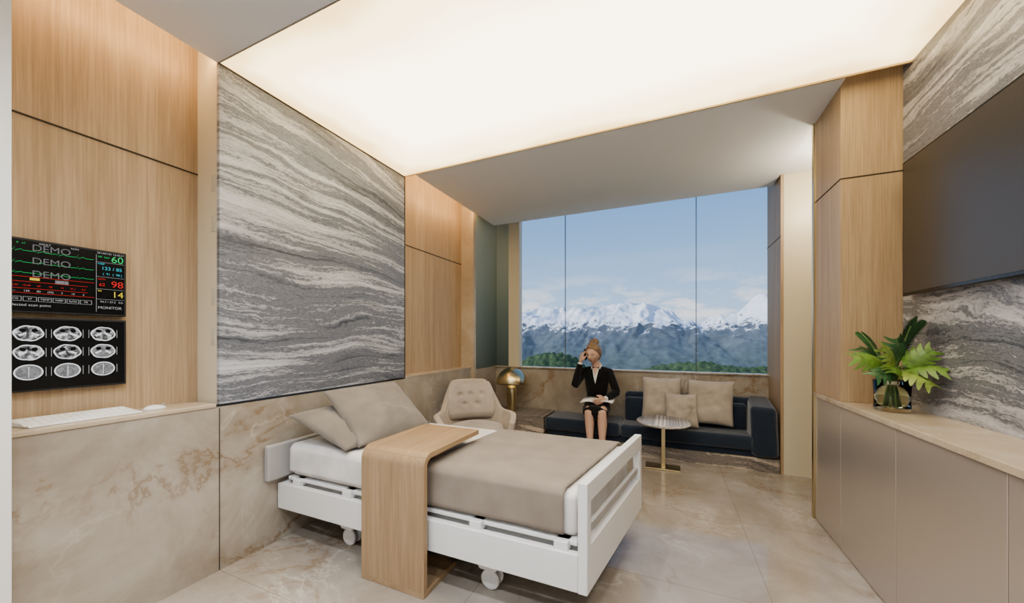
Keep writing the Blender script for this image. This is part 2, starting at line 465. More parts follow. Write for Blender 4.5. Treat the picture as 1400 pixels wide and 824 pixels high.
for i, z in enumerate((1.283, 1.229, 1.184, 1.146)):
    box('hline_%d' % i, XT-.001, XT, .597, .669, z, z+.0007, WH, parent=m1)
box('btn_yellow', XT-.001, XT, .447, .467, 1.193, 1.201, YL, parent=m1)
box('btn_grey', XT-.001, XT, .50, .53, 1.188, 1.200, GY, parent=m1)
text('t_btn', 'ALM  2', .503, 1.194, .008, WH, m1, XT+.0005)

m2 = empty('scan_display', -1.93, .45, .948)
box('housing', -1.9495, XS, .376, .6765, .826, 1.071, BLACKM, .003, 2, m2)
box('display', XS-.001, XS+.001, .380, .670, .833, 1.064, SCRB, parent=m2)
def ct_mat(name, stops, sc):
    m = bpy.data.materials.new(name); m.use_nodes = True
    t = NT(m); m.node_tree.nodes.remove(t.b)
    c1 = t.ramp(t.noise(t.pos(), sc, 4, .6, .3), stops)
    em = t.n('ShaderNodeEmission', Color=c1, Strength=1.0); m.node_tree.links.new(em.outputs[0], m.node_tree.nodes['Material Output'].inputs[0]); return m
ct = ct_mat('ct_slice', [(.35, (.02,.02,.02)), (.5, (.13,.13,.13)), (.64, (.6,.6,.6))], 60)
ct2 = ct_mat('ct_brain', [(.35, (.11,.11,.11)), (.65, (.24,.24,.24))], 90)
BONE = emit_mat('ct_bone', (.6,.6,.6), 1.0)
for r in range(3):
    for c in range(3):
        cy = (.4445, .528, .614)[c]; cz = (1.018, .955, .890)[r]
        ry, rz = .029, (.026, .026, .027)[r]
        def ring(ra, rb, x):
            out = []
            for k in range(40):
                a = 2*math.pi*k/40
                w = 1+.05*math.cos(2*a)+(.07*abs(math.cos(3*a+.5)) if r < 2 else 0)
                out.append((x, cy+ra*math.cos(a)*w, cz+rb*math.sin(a)*w))
            return out
        R = ring(ry, rz, XT); R2 = ring(ry*.88, rz*.87, XT)
        obj_from('skull_%d%d' % (r, c), R+R2, [(k, (k+1) % 40, 40+(k+1) % 40, 40+k) for k in range(40)], BONE, parent=m2)
        obj_from('brain_%d%d' % (r, c), ring(ry*.88, rz*.87, XT), [tuple(range(40))], ct2 if r == 2 or (r == 1 and c == 2) else ct, parent=m2)
        if r < 2:
            for sgn in (-1, 1):
                obj_from('orbit_%d%d%d' % (r, c, sgn), [(XT+.0008, cy+sgn*.012+.007*math.cos(a*.524), cz+.010+.006*math.sin(a*.524)) for a in range(12)], [tuple(range(12))], SCRB, parent=m2)
                obj_from('petrous_%d%d%d' % (r, c, sgn), [(XT+.0009, cy+sgn*.022, cz-.004), (XT+.0009, cy+sgn*.018, cz-.010), (XT+.0009, cy+sgn*.004, cz-.001), (XT+.0009, cy+sgn*.006, cz+.003)], [(0,1,2,3)], BONE, parent=m2)
        else:
            obj_from('midline_%d%d' % (r, c), [(XT+.0008, cy-.0008, cz-.018), (XT+.0008, cy+.0008, cz-.018), (XT+.0008, cy+.0008, cz+.018), (XT+.0008, cy-.0008, cz+.018)], [(0,1,2,3)], BONE, parent=m2)
        for tag, yy in (('L', cy-.036), ('R', cy+.036)):
            box('scale_%s%d%d' % (tag, r, c), XT-.001, XT, yy-.0005, yy+.0005, cz-.015, cz+.015, WH, parent=m2)

# keyboard + mouse on the ledge
kb = empty('keyboard', -1.87, .54, .722)
v = [(-1.925,.40,.722),(-1.815,.42,.722),(-1.815,.685,.722),(-1.925,.665,.722),(-1.925,.40,.742),(-1.815,.42,.727),(-1.815,.685,.727),(-1.925,.665,.742)]
o = obj_from('case', v, [(0,3,2,1),(4,5,6,7),(0,1,5,4),(1,2,6,5),(2,3,7,6),(3,0,4,7)], BEDW, parent=kb); bevel(o, .002, 2)
kg = []
for i in range(4):
    for j in range(14):
        x0 = -1.915+i*.024; y0 = .412+j*.0177; zt = .742-(x0+1.925)*.136
        q = [(x0,y0,zt),(x0+.022,y0,zt-.003),(x0+.022,y0+.0165,zt-.003),(x0,y0+.0165,zt)]
        kg.append((q+[(a,b,c+.0015) for a,b,c in q], [(4,5,6,7),(0,1,5,4),(1,2,6,5),(2,3,7,6),(3,0,4,7)]))
v, f = merge(kg); obj_from('keys', v, f, new_mat('key_white', (.84,.83,.81), .5), parent=kb)
ms = empty('computer_mouse', -1.86, .73, .722)
bm = bmesh.new(); bmesh.ops.create_uvsphere(bm, u_segments=24, v_segments=12, radius=1)
for q in bm.verts: q.co = Vector(((-1.86+.022*q.co.x)*S, (.735+.036*q.co.y)*S, (.722+.018*max(0, q.co.z)*(1-.15*q.co.y))*S))
me = bpy.data.meshes.new('shell'); bm.to_mesh(me); bm.free(); o = bpy.data.objects.new('shell', me); col.objects.link(o); me.materials.append(BEDW); attach(o, ms)
for p_ in me.polygons: p_.use_smooth = True
box('wheel', -1.863, -1.857, .755, .765, .735, .742, BEDG, .001, 2, ms)

# ---------------------------------------------------------------- bed
def bf(x, y, z):
    w = max(0, min(1, (x+1.78)/1.51))
    return (x + .165*(y-1.18)*w, y, z)
bed = empty('hospital_bed', -1.0, 1.5, 0)
Y0, Y1 = 1.165, 1.885
box('side_rail_near', -1.775, -.272, Y0, Y0+.028, .165, .288, BEDW, .003, 2, bed, bf)
box('side_rail_far', -1.775, -.272, Y1-.028, Y1, .165, .288, BEDW, .003, 2, bed, bf)
box('head_beam', -1.775, -1.74, Y0+.028, Y1-.028, .165, .288, BEDW, .003, 2, bed, bf)
box('headboard', -1.78, -1.745, 1.10, 1.90, .315, .487, BEDG, .010, 3, bed)
box('headboard_strut', -1.775, -1.75, 1.25, 1.29, .2, .33, BEDG, .003, 2, bed)
box('headboard_strut_2', -1.775, -1.75, 1.72, 1.76, .2, .33, BEDG, .003, 2, bed)
# footboard frame
box('foot_post_near', -.272, -.240, Y0, Y0+.035, .163, .527, BEDW, .003, 2, bed, bf)
box('foot_post_far', -.272, -.240, Y1-.035, Y1, .163, .527, BEDW, .003, 2, bed, bf)
box('foot_top_rail', -.272, -.240, Y0+.035, Y1-.035, .462, .527, BEDW, .003, 2, bed, bf)
box('foot_mid_rail', -.268, -.250, Y0+.035, Y1-.035, .345, .372, BEDG, .003, 2, bed, bf)
box('foot_low_panel', -.272, -.240, Y0+.035, Y1-.035, .163, .318, BEDW, .003, 2, bed, bf)
# deck
box('deck', -1.74, -.285, Y0+.045, Y1-.045, .262, .300, BEDG, .004, 2, bed, bf)
for i in range(5):
    xx = -1.68+i*.33
    box('deck_bracket_%d' % i, xx, xx+.05, Y0+.01, Y0+.06, .285, .318, BEDW, .004, 2, bed, bf)
box('mattress_tray', -1.74, -.285, Y0+.03, Y1-.03, .300, .318, BEDW, .004, 2, bed, bf)
# chassis
for nm, yy in (('near', 1.29), ('far', 1.74)):
    box('chassis_beam_'+nm, -1.62, -.45, yy-.02, yy+.02, .125, .165, BEDW, .004, 2, bed)
for nm, xx in (('head', -1.43), ('foot', -.664)):
    box('cross_beam_'+nm, xx-.03, xx+.03, 1.26, 1.78, .12, .155, BEDW, .004, 2, bed)
    for s, yy in (('n', 1.30), ('f', 1.75)):
        v = [(xx-.075,yy-.03,.135),(xx+.075,yy-.03,.135),(xx+.075,yy+.03,.135),(xx-.075,yy+.03,.135),(xx-.035,yy-.028,.075),(xx+.035,yy-.028,.075),(xx+.035,yy+.028,.075),(xx-.035,yy+.028,.075)]
        o = obj_from('caster_fork_%s%s' % (nm, s), v, [(0,1,2,3),(4,7,6,5),(0,4,5,1),(1,5,6,2),(2,6,7,3),(3,7,4,0)], BEDW, parent=bed); fix_normals(o); bevel(o, .004, 2)
        for d in (-.018, .018):
            vs, fs = [], []
            K = 28
            prof = [(.0, -.010), (.026, -.010), (.036, -.008), (.040, -.004), (.040, .004), (.036, .008), (.026, .010), (0, .010)]
            for k in range(K):
                a = 2*math.pi*k/K
                for r_, w_ in prof: vs.append((xx+.01+r_*math.cos(a), yy+d+w_, .040+r_*math.sin(a)))
            n_ = len(prof)
            for k in range(K):
                l = (k+1) % K
                for q in range(n_-1): fs.append((k*n_+q, l*n_+q, l*n_+q+1, k*n_+q+1))
            o = obj_from('caster_wheel_%s%s%d' % (nm, s, d > 0), vs, fs, BEDW, True, bed); fix_normals(o)
# mattress
o = box('mattress', -1.735, -.290, Y0+.038, Y1-.038, .318, .474, SHEET, parent=bed, fn=bf); bevel(o, .03, 5)
def drape(name, x0, x1, ztop, drop, mat, nx=60, thick=.008, seed=1, ya=Y0+.030, yb=Y1-.030, wav=.010):
    prof = []
    def add(y, z): prof.append((y, z))
    for i in range(9): add(ya-.004, drop+(ztop-.03-drop)*i/8)
    for i in range(1, 7):
        a = math.pi/2*i/6; add(ya-.004+.03*(1-math.cos(a)), ztop-.03+.03*math.sin(a))
    for i in range(1, 24): add(ya+.026+(yb-ya-.052)*i/24, ztop)
    for i in range(0, 7):
        a = math.pi/2*(1-i/6); add(yb+.004-.03*(1-math.cos(a)), ztop-.03+.03*math.sin(a))
    for i in range(1, 9): add(yb+.004, ztop-.03-(ztop-.03-drop)*i/8)
    n = len(prof); verts = []; faces = []
    for i in range(nx+1):
        x = x0+(x1-x0)*i/nx
        for k, (y, z) in enumerate(prof):
            nn = noise.noise(Vector((x*4, k*.15, seed)))
            onside = z < ztop-.02
            dz = 0.003*nn if not onside else 0
            dy = 0
            if onside:
                s = (ztop-z)/(ztop-drop)
                dy = (-1 if y < 1.5 else 1)*(abs(noise.noise(Vector((x*6, seed, 0))))*wav*s+.002)
                dz = .005*s*noise.noise(Vector((x*5, 3, seed)))
            verts.append(bf(x, y+dy, z+dz))
    for i in range(nx):
        for k in range(n-1):
            a = i*n+k; faces.append((a, a+1, a+n+1, a+n))
    o = obj_from(name, verts, faces, mat, True, bed)
    sd = o.modifiers.new('s', 'SOLIDIFY'); sd.thickness = thick*S; sd.offset = -1
    fix_normals(o)
    return o
drape('sheet', -1.72, -.90, .480, .345, SHEET, seed=5, thick=.004, wav=.003)
drape('blanket', -.93, -.330, .492, .335, TAUPE, seed=2, thick=.009, wav=.006)
pillow('pillow_back', (-1.52,1.42,.560), (0.0,.25,.0), (-.19,-.005,.065), .05, PILLOW, bed, seed=1)
pillow('pillow_front', (-1.475,1.535,.610), (.015,.255,.0), (-.175,.045,.115), .06, PILLOW, bed, seed=3, crease=.018)

# ---------------------------------------------------------------- overbed table (bent-ply C form)
tb = empty('overbed_table', -1.02, 1.3, 0)
def strip(name, prof, x0, x1, th, mat, parent):
    n = len(prof); outer = []; inner = []
    for i in range(n):
        a = Vector((0, *prof[max(i-1,0)])); b = Vector((0, *prof[min(i+1,n-1)])); d = (b-a).normalized()
        nrm = Vector((0, d.z, -d.y))
        outer.append(prof[i]); inner.append((prof[i][0]+nrm.y*th, prof[i][1]+nrm.z*th))
    v = []
    for y, z in outer: v += [(x0,y,z),(x1,y,z)]
    for y, z in inner: v += [(x0,y,z),(x1,y,z)]
    f = []; m = 2*n
    for i in range(n-1):
        f += [(2*i,2*i+1,2*i+3,2*i+2), (m+2*i,m+2*i+2,m+2*i+3,m+2*i+1), (2*i,2*i+2,m+2*i+2,m+2*i), (2*i+1,m+2*i+1,m+2*i+3,2*i+3)]
    f += [(0,m,m+1,1), (2*n-2,2*n-1,m+2*n-1,m+2*n-2)]
    o = obj_from(name, v, f, mat, False, parent); fix_normals(o)
    bv = o.modifiers.new('b', 'BEVEL'); bv.width = .002; bv.segments = 2; bv.limit_method = 'ANGLE'
    return o
yp = 1.125; zt = .552; rr = .05
vert = [(yp, .022), (yp, .15), (yp, .3), (yp, zt-rr)]
arc = [(yp+rr*(1-math.cos(a)), zt-rr+rr*math.sin(a)) for a in [math.pi/2*i/14 for i in range(0, 15)]]
strip('front_panel', vert+arc[1:8], -1.180, -.860, .022, WOODT, tb)
strip('top_panel', arc[7:]+[(1.3, zt), (1.56, zt)], -1.180, -.860, .022, WOODY, tb)
box('base_plate', -1.180, -.860, yp+.0, 1.35, 0, .022, WOODY, .002, 2, tb)

# ---------------------------------------------------------------- armchair
ac = empty('armchair', -1.36, 2.45, 0)
ang = math.radians(40); CA, SA = math.cos(ang), math.sin(ang)
def cf(x, y, z): return (-1.37+x*CA-y*SA, 2.43+x*SA+y*CA, z)
def sm(a, b, x):
    q = max(0, min(1, (x-a)/(b-a))); return q*q*(3-2*q)
NF, NV = 60, 16
verts, faces = [], []
for i in range(NF+1):
    ph = math.radians(-125+250*i/NF); ap = abs(math.degrees(ph))
    top = .42+.235*(1-sm(30, 64, ap)) - .05*sm(95, 125, ap)
    for j in range(NV+1):
        v_ = j/NV; z = .17+(top-.17)*v_
        r = .25+.035*v_*(1 if ap > 60 else .6)
        yb = max(0, (z-.40))*.28*(1-sm(40, 75, ap))
        pinch = 1-.10*(1-sm(28, 60, ap))*max(0, v_-.7)/.3
        verts.append(cf(1.04*r*math.sin(ph)*pinch, .95*r*math.cos(ph)+yb, z))
for i in range(NF):
    for j in range(NV):
        a = i*(NV+1)+j; faces.append((a, a+1, a+NV+2, a+NV+1))
o = obj_from('shell', verts, faces, CHAIRF, True, ac); fix_normals(o)
sd = o.modifiers.new('s', 'SOLIDIFY'); sd.thickness = .045*S; sd.offset = 0
bv = o.modifiers.new('b', 'BEVEL'); bv.width = .018*S; bv.segments = 4; bv.limit_method = 'ANGLE'; bv.angle_limit = math.radians(60)
nb = 40; verts, faces = [], []
btn = [(-.45,.35), (0,.35), (.45,.35), (-.25,-.15), (.25,-.15)]
for side in (0, 1):
    for i in range(nb+1):
        for j in range(nb+1):
            u = -1+2*i/nb; v_ = -1+2*j/nb
            z = .49+.150*v_
            xw = .20*(1-.10*max(0, v_)**2)
            rx = u*math.sqrt(max(0, 1-.22*v_*v_*abs(v_)))
            x_ = xw*rx
            base = .95*.255*math.sqrt(max(0, 1-(x_/.31)**2)) + max(0, (z-.40))*.28 - .03
            h = .05*(max(0, 1-abs(u)**4))**.5*(max(0, 1-abs(v_)**4))**.5
            for bu, bv_ in btn:
                h -= .020*math.exp(-((u-bu)**2+(v_-bv_)**2*.8)/.010)
            h = max(h, 0) if side == 0 else -.004
            verts.append(cf(x_, base-h, z))
mm = (nb+1)**2
for s in (0, 1):
    for i in range(nb):
        for j in range(nb):
            a = s*mm+i*(nb+1)+j; q = (a, a+1, a+nb+2, a+nb+1); faces.append(q if s else q[::-1])
obj_from('back_cushion', verts, faces, CHAIRI, True, ac)
for k, (bu, bv_) in enumerate(btn):
    z = .49+.150*bv_; x_ = .20*bu
    base = .95*.255*math.sqrt(1-(x_/.31)**2)+max(0, (z-.40))*.28-.03-.032
    c_ = Vector(cf(x_, base, z))
    bm = bmesh.new(); bmesh.ops.create_uvsphere(bm, u_segments=12, v_segments=8, radius=.007*S)
    bmesh.ops.translate(bm, verts=bm.verts, vec=c_*S)
    me = bpy.data.meshes.new('button_%d' % k); bm.to_mesh(me); bm.free(); me.materials.append(CHAIRF)
    o = bpy.data.objects.new('button_%d' % k, me); col.objects.link(o); attach(o, ac)
prof = [(0,.25), (.16,.25), (.205,.262), (.215,.30), (.20,.335), (.15,.35), (0,.355)]
cx, cy, _ = cf(0, -.03, 0)
lathe('seat_cushion', prof, cx, cy, CHAIRI, parent=ac)
prof = [(0,.15), (.19,.15), (.225,.17), (.235,.22), (.225,.25), (0,.25)]
lathe('seat_base', prof, cx, cy, CHAIRF, parent=ac)
for k, (sx, sy) in enumerate(((-.15,-.16), (.15,-.16), (-.14,.13), (.14,.13))):
    tube('leg_%d' % k, [cf(sx, sy, .16), cf(sx*1.25, sy*1.25, .0)], [.018, .010], WOODT, parent=ac, up=(1,0,0))

# ---------------------------------------------------------------- stone bench, lamp
box('stone_side_block', -1.74, -1.075, 3.20, 3.565, 0, .27, STONEX, .004, 2)
lp = empty('table_lamp', -1.46, 3.36, .27)
lx, ly = -1.47, 3.36
lathe('stem', [(0,.27), (.045,.27), (.048,.275), (.048,.50), (.040,.52), (.020,.53), (0,.53)], lx, ly, BRASS, parent=lp)
dome = [(.160*math.cos(a), .545+.160*math.sin(a)) for a in [math.pi/2*i/16 for i in range(17)]]
inn = [(.153*math.cos(a), .545+.153*math.sin(a)) for a in [math.pi/2*(1-i/16) for i in range(17)]]
lathe('dome_shade', dome+inn[1:]+[(.160,.545)], lx, ly, BRASS, parent=lp)
lathe('rod', [(0,.52), (.010,.52), (.010,.70), (0,.70)], lx, ly, BRASS, parent=lp, seg=16)
lathe('bulb', [(0,.57), (.02,.575), (.03,.60), (.02,.63), (0,.635)], lx, ly, emit_mat('bulb_glow', (1,.8,.5), 3), parent=lp, seg=20)

# ---------------------------------------------------------------- sofa
box('stone_plinth', -1.07, .752, 3.225, 3.575, 0, .10, STONEX, .003, 2)
sf = empty('sofa', -.2, 3.38, .1)
box('frame', -1.05, .745, 3.235, 3.555, .10, .165, NAVY, .012, 3, sf)
box('chaise_cushion', -1.065, -.39, 3.195, 3.555, .155, .268, NAVY, .028, 6, sf)
box('seat_cushion', -.385, .585, 3.195, 3.48, .155, .262, NAVY, .028, 6, sf)
box('backrest', -.375, .70, 3.465, 3.56, .16, .515, NAVY, .032, 6, sf)
box('back_cushion_1', -.37, .10, 3.41, 3.50, .255, .47, NAVY, .03, 6, sf)
box('back_cushion_2', .11, .58, 3.41, 3.50, .255, .47, NAVY, .03, 6, sf)
v = [(.575,3.20,.11),(.748,3.20,.11),(.752,3.56,.11),(.585,3.56,.11),(.56,3.20,.49),(.735,3.20,.475),(.752,3.56,.53),(.60,3.56,.53)]
o = obj_from('arm', v, [(0,3,2,1),(4,5,6,7),(0,1,5,4),(1,2,6,5),(2,3,7,6),(3,0,4,7)], NAVY, parent=sf); bevel(o, .035, 6)
cs = [('throw_cushion', (-.06,3.375,.485), (.16,.01,0), (0,.05,.180), .055, 5),
      ('throw_cushion', (.31,3.375,.475), (.175,-.01,0), (.012,.05,.180), .055, 6),
      ('throw_cushion', (.095,3.275,.410), (.125,.02,0), (-.005,.035,.135), .045, 7)]
for nm, c_, U, V_, T, sd_ in cs:
    pillow(nm, c_, U, V_, T, CUSH, None, seed=sd_, crease=.012)

# side table
st = empty('side_table', -.045, 3.06, 0)
tx, ty = -.04, 3.03
lathe('marble_top', [(0,.343), (.188,.343), (.196,.350), (.198,.358), (.192,.366), (0,.366)], tx, ty, STONET, 64, st)
box('post', tx-.014, tx+.014, ty-.008, ty+.008, .010, .343, BRASS, .002, 2, st)
box('base', tx-.13, tx+.12, ty-.075, ty+.06, 0, .012, BRASS, .002, 2, st)

# ---------------------------------------------------------------- vase with foliage
pl = empty('vase_of_monstera_leaves', .845, 2.03, .702)
vx, vy = .845, 1.99
glass = new_mat('clear_glass', (.95,1,.97), .02, Transmission_Weight=1.0, IOR=1.3)
lathe('glass_vase', [(0,.703), (.052,.703), (.056,.712), (.054,.76), (.058,.83), (.054,.83), (.049,.762), (.051,.716), (0,.714)], vx, vy, glass, 40, pl)
water = new_mat('water', (.85,.92,.85), .02, Transmission_Weight=1.0, IOR=1.2)
lathe('water', [(0,.7145), (.0495,.7165), (.0485,.76), (.0495,.785), (0,.785)], vx, vy, water, 32, pl)
LEAF1 = new_mat('leaf_bright', (.15,.26,.055), .38); LEAF2 = new_mat('leaf_dark', (.05,.13,.05), .35); LEAF3 = new_mat('leaf_yellowgreen', (.24,.33,.08), .4)
STEM = new_mat('stem_green', (.14,.22,.07), .5)
for L in (LEAF1, LEAF2, LEAF3):
    t = NT(L); b0 = L.node_tree.nodes['Principled BSDF'].inputs['Base Color'].default_value[:3]
    t.color(t.ramp(t.noise(t.pos(), 25, 3), [(.3, tuple(q*.65 for q in b0)), (.7, tuple(q*1.35 for q in b0))]))
def monstera(name, base, tip, nrm, width, mat, lobes=5):
    """split leaf: heart-shaped blade, solid near the midrib, notched towards the rim"""
    B = Vector(base); D = Vector(tip)-B; L = D.length; D.normalize()
    N = Vector(nrm); Sd = D.cross(N).normalized(); N = Sd.cross(D).normalized()
    V, F = [], []
    def P(u, w):
        return B + D*(L*u) + Sd*w + N*(-.25*L*u*u + .05*L*math.sin(u*3) - .45*w*w/max(width, .01))
    for s in (-1, 1):
        for k in range(lobes):
            u0 = -.12+k*(1.06/lobes); u1 = u0+1.06/lobes
            um = (u0+u1)/2
            env = width*max(.12, math.sin(math.pi*min(.97, (um+.22)/1.24)))**.55
            sweep = .14+.10*k/lobes
            pts = []
            for q in range(8):
                r = q/7
                cut = 1.02-.16*max(0, (r-.30)/.7)-.55*max(0, (r-.72)/.28)**2
                c0 = um+(u0-um)*cut+sweep*r*r; c1 = um+(u1-um)*cut+sweep*r*r
                pts.append((P(c0, s*env*r*.97+s*.0005), P(c1, s*env*r+s*.0005)))
            o_ = len(V)
            for a, b in pts: V += [a, b]
            for q in range(7):
                F.append((o_+2*q, o_+2*q+1, o_+2*q+3, o_+2*q+2))
    return obj_from(name, V, F, mat, True, pl)
def palm(name, base, tip, up, mat, n=21, ll=.08):
    B = Vector(base); T_ = Vector(tip); V, F = [], []
    Up = Vector(up)
    def C(u):
        return B.lerp(T_, u) + Up*(.05*math.sin(u*math.pi))
    for k in range(n):
        u = .30+.69*k/(n-1); p0 = C(u); d = (C(min(1, u+.03))-C(u-.03)).normalized()
        sd_ = d.cross(Vector((.6,-.7,.2))).normalized()
        l = ll*math.sin(math.pi*(.18+.75*(u-.30)/.70))**.6
        for s in (-1, 1):
            dr = (sd_*s*.6+d*.85).normalized()
            w = d*.0045
            a = p0; m_ = p0+dr*l*.5; e_ = p0+dr*l+Vector((0,0,-.02*l/.1))
            o_ = len(V); V += [a-w*.4, a+w*.4, m_+w*1.2, e_, m_-w*1.2]; F += [(o_, o_+1, o_+2, o_+4), (o_+4, o_+2, o_+3)]
    obj_from(name, V, F, mat, True, pl)
    tube(name+'_rib', [C(u/8) for u in range(9)], [.0028]*9, STEM, 6, pl)
top = Vector((vx, vy, .83))
leaves = [
 ((.80,1.96,.90), (.710,1.93,.93), (.35,-.8,.5), .050, LEAF1), ((.83,1.93,.91), (.785,1.87,.975), (.3,-.8,.5), .048, LEAF3),
 ((.865,1.94,.87), (.915,1.86,.84), (.3,-.7,.65), .052, LEAF3), ((.88,1.96,.885), (.945,1.87,.90), (.1,-.7,.7), .046, LEAF1),
 ((.82,1.95,.88), (.760,1.90,.86), (.2,-.7,.7), .050, LEAF2), ((.85,1.95,.92), (.84,1.92,1.00), (.2,-.95,.3), .048, LEAF2),
 ((.87,1.94,.90), (.925,1.90,.96), (.0,-.9,.4), .046, LEAF1), ((.83,2.00,.91), (.765,2.04,.98), (.3,-.7,.6), .048, LEAF2),
 ((.84,1.95,.89), (.825,1.90,.87), (.2,-.9,.4), .044, LEAF1)]
for i, (b, tp, nr, w, mt) in enumerate(leaves):
    monstera('leaf_%d' % i, b, tp, nr, w, mt)
    tube('stem_%d' % i, [(vx+.02*math.cos(i), vy+.02*math.sin(i), .722), (vx+.01*math.cos(i), vy+.01*math.sin(i), .80), (top+(Vector(b)-top)*.5+Vector((0,0,.02))), b], [.004,.004,.0035,.003], STEM, 8, pl)
palm('palm_frond_1', (vx,vy,.80), (.920,1.99,1.065), (0,0,.8), LEAF2, ll=.09)
palm('palm_frond_2', (vx,vy,.80), (.880,1.94,1.05), (0,0,.5), LEAF2, ll=.08)
palm('palm_frond_3', (vx,vy,.80), (.77,2.04,1.02), (0,0,.6), LEAF2, ll=.07)

# ---------------------------------------------------------------- seated woman
SKIN = new_mat('skin', (.62,.41,.32), .5, Subsurface_Weight=.08)
SUIT = fabric_mat('black_suit', (.010,.010,.012), sheen=.15)
SHIRT = new_mat('white_shirt', (.8,.8,.8), .7); HAIR = new_mat('blonde_hair', (.30,.165,.065), .45)
t = NT(HAIR); hn = t.noise(t.mapping(t.pos(), (90,90,18)), 1, 4, .6, 1)
t.color(t.ramp(hn, [(.3, (.13,.075,.035)), (.7, (.40,.27,.15))])); t.bump(hn, .6, .004)
LIP = new_mat('lips', (.42,.16,.14), .4); EYE = new_mat('eye_white', (.75,.75,.75), .2); IRIS = new_mat('iris', (.05,.06,.08), .2)
wm = empty('seated_woman', -.61, 3.34, .27)
def remesh(o, vox, it=4, f=.5):
    r = o.modifiers.new('r', 'REMESH'); r.mode = 'VOXEL'; r.voxel_size = vox*S; r.use_smooth_shade = True
    s_ = o.modifiers.new('s', 'SMOOTH'); s_.factor = f; s_.iterations = it
def hand_geo(wrist, d, side, curl, L=.058):
    """d: toward fingertips; side: toward thumb; palm normal = d x side"""
    W = Vector(wrist); d = Vector(d).normalized(); side = Vector(side); side = (side-d*side.dot(d)).normalized()
    nrm = d.cross(side).normalized()
    G_ = [tube_geo([W-d*.02, W, W+d*.02, W+d*.045, W+d*L], [(.017,.014), (.019,.013), (.030,.013), (.034,.012), (.031,.010)], 12, nrm)]
    lens = (.052, .060, .055, .042)
    for k in range(4):
        off = side*(.024-.016*k)
        p0 = W+d*(L-.012)+off; q = [p0, W+d*L+off]
        ang_ = curl*.35
        seg = lens[k]
        for j, fr in enumerate((.45, .32, .23)):
            dr = (d*math.cos(ang_)+nrm*math.sin(ang_)+side*(.06*(1.5-k))).normalized()
            q.append(q[-1]+dr*seg*fr); ang_ += curl*(.9+.1*k)
        G_.append(tube_geo(q, [.0085,.0085,.0078,.0072,.0058], 8, nrm))
    p0 = W+d*.018+side*.020
    td = (d*.6+side*.75+nrm*.25).normalized()
    t2 = (d*.9+side*.25+nrm*.35).normalized()
    G_.append(tube_geo([p0-side*.01, p0, p0+td*.026, p0+td*.026+t2*.022, p0+td*.026+t2*.038], [.010,.011,.0098,.0085,.006], 8, nrm))
    return G_
SHR = Vector((-.722,3.345,.700)); SHL = Vector((-.498,3.345,.700))
ELR = Vector((-.785,3.22,.575)); WRR = Vector((-.738,3.245,.785))
ELL = Vector((-.425,3.30,.525)); WRL = Vector((-.505,3.165,.480))
KR = Vector((-.632,3.10,.375)); KL = Vector((-.520,3.10,.378))
AR = Vector((-.612,3.06,.065)); AL = Vector((-.512,3.06,.065))
UPY = (0,1,0)
bg = []
bg.append(tube_geo([(-.62,3.40,.31), (-.62,3.40,.37), (-.617,3.385,.46), (-.612,3.36,.58), (-.61,3.35,.68), (-.61,3.345,.735), (-.612,3.335,.775), (-.618,3.32,.81)],
   [(.10,.085), (.105,.08), (.078,.06), (.095,.068), (.105,.06), (.06,.045), (.035,.036), (.032,.035)], 20, UPY))
for hx, K_, A_ in ((-.665, KR, AR), (-.575, KL, AL)):
    bg.append(tube_geo([(hx,3.40,.345), (Vector((hx,3.40,.345)).lerp(K_, .5)), K_+Vector((0,.02,0)), K_], [.062,.055,.044,.040], 14, (0,0,1)))
    calf = K_.lerp(A_, .33)+Vector((0,.012,0))
    bg.append(tube_geo([K_+Vector((0,0,.005)), K_.lerp(A_, .12), calf, K_.lerp(A_, .7)+Vector((0,.004,0)), A_, A_+Vector((0,-.015,-.02))], [.038,.037,.040,.028,.020,.020], 14, UPY))
    bg.append(tube_geo([A_+Vector((0,.02,-.015)), A_+Vector((0,-.02,-.025)), A_+Vector((0,-.07,-.048))], [(.020,.020), (.023,.018), (.026,.012)], 10, (0,0,1)))
for s_, e_, w_ in ((SHR, ELR, WRR), (SHL, ELL, WRL)):
    bg.append(tube_geo([s_+Vector((0,0,.0)), s_.lerp(e_, .5), e_], [.032,.028,.023], 12, UPY))
    bg.append(tube_geo([e_, e_.lerp(w_, .35), w_], [.024,.024,.015], 12, UPY))
bg += hand_geo(WRR, (.14,.14,.95), (.55,-.75,0), .45)
bg += hand_geo(WRL, (-.75,-.55,-.28), (-.3,-.5,.6), .45)
v, f = merge(bg); o = obj_from('body', v, f, SKIN, True, wm); remesh(o, .0042, 3)
jg = [tube_geo([(-.618,3.40,.36), (-.617,3.395,.40), (-.617,3.385,.47), (-.612,3.36,.58), (-.61,3.35,.66), (-.61,3.348,.705), (-.61,3.345,.738), (-.61,3.343,.752)],
   [(.122,.098), (.115,.09), (.088,.070), (.106,.082), (.113,.076), (.100,.062), (.066,.048), (.048,.042)], 24, UPY)]
for s_, e_, w_ in ((SHR, ELR, WRR), (SHL, ELL, WRL)):
    c_ = Vector((-.61,3.345,.705))
    jg.append(tube_geo([s_.lerp(c_, .5)+Vector((0,0,.012)), s_, s_.lerp(e_, .5), e_], [.034,.039,.037,.034], 14, UPY))
    jg.append(tube_geo([e_, e_.lerp(w_, .4), e_.lerp(w_, .93)], [.034,.033,.026], 14, UPY))
v, f = merge(jg); jk = obj_from('jacket', v, f, SUIT, True, wm); remesh(jk, .005, 6)
for nm, e_, w_ in (('cuff_r', ELR, WRR), ('cuff_l', ELL, WRL)):
    tube(nm, [e_.lerp(w_, .88), e_.lerp(w_, .975)], [.0245,.0225], SHIRT, 18, wm)
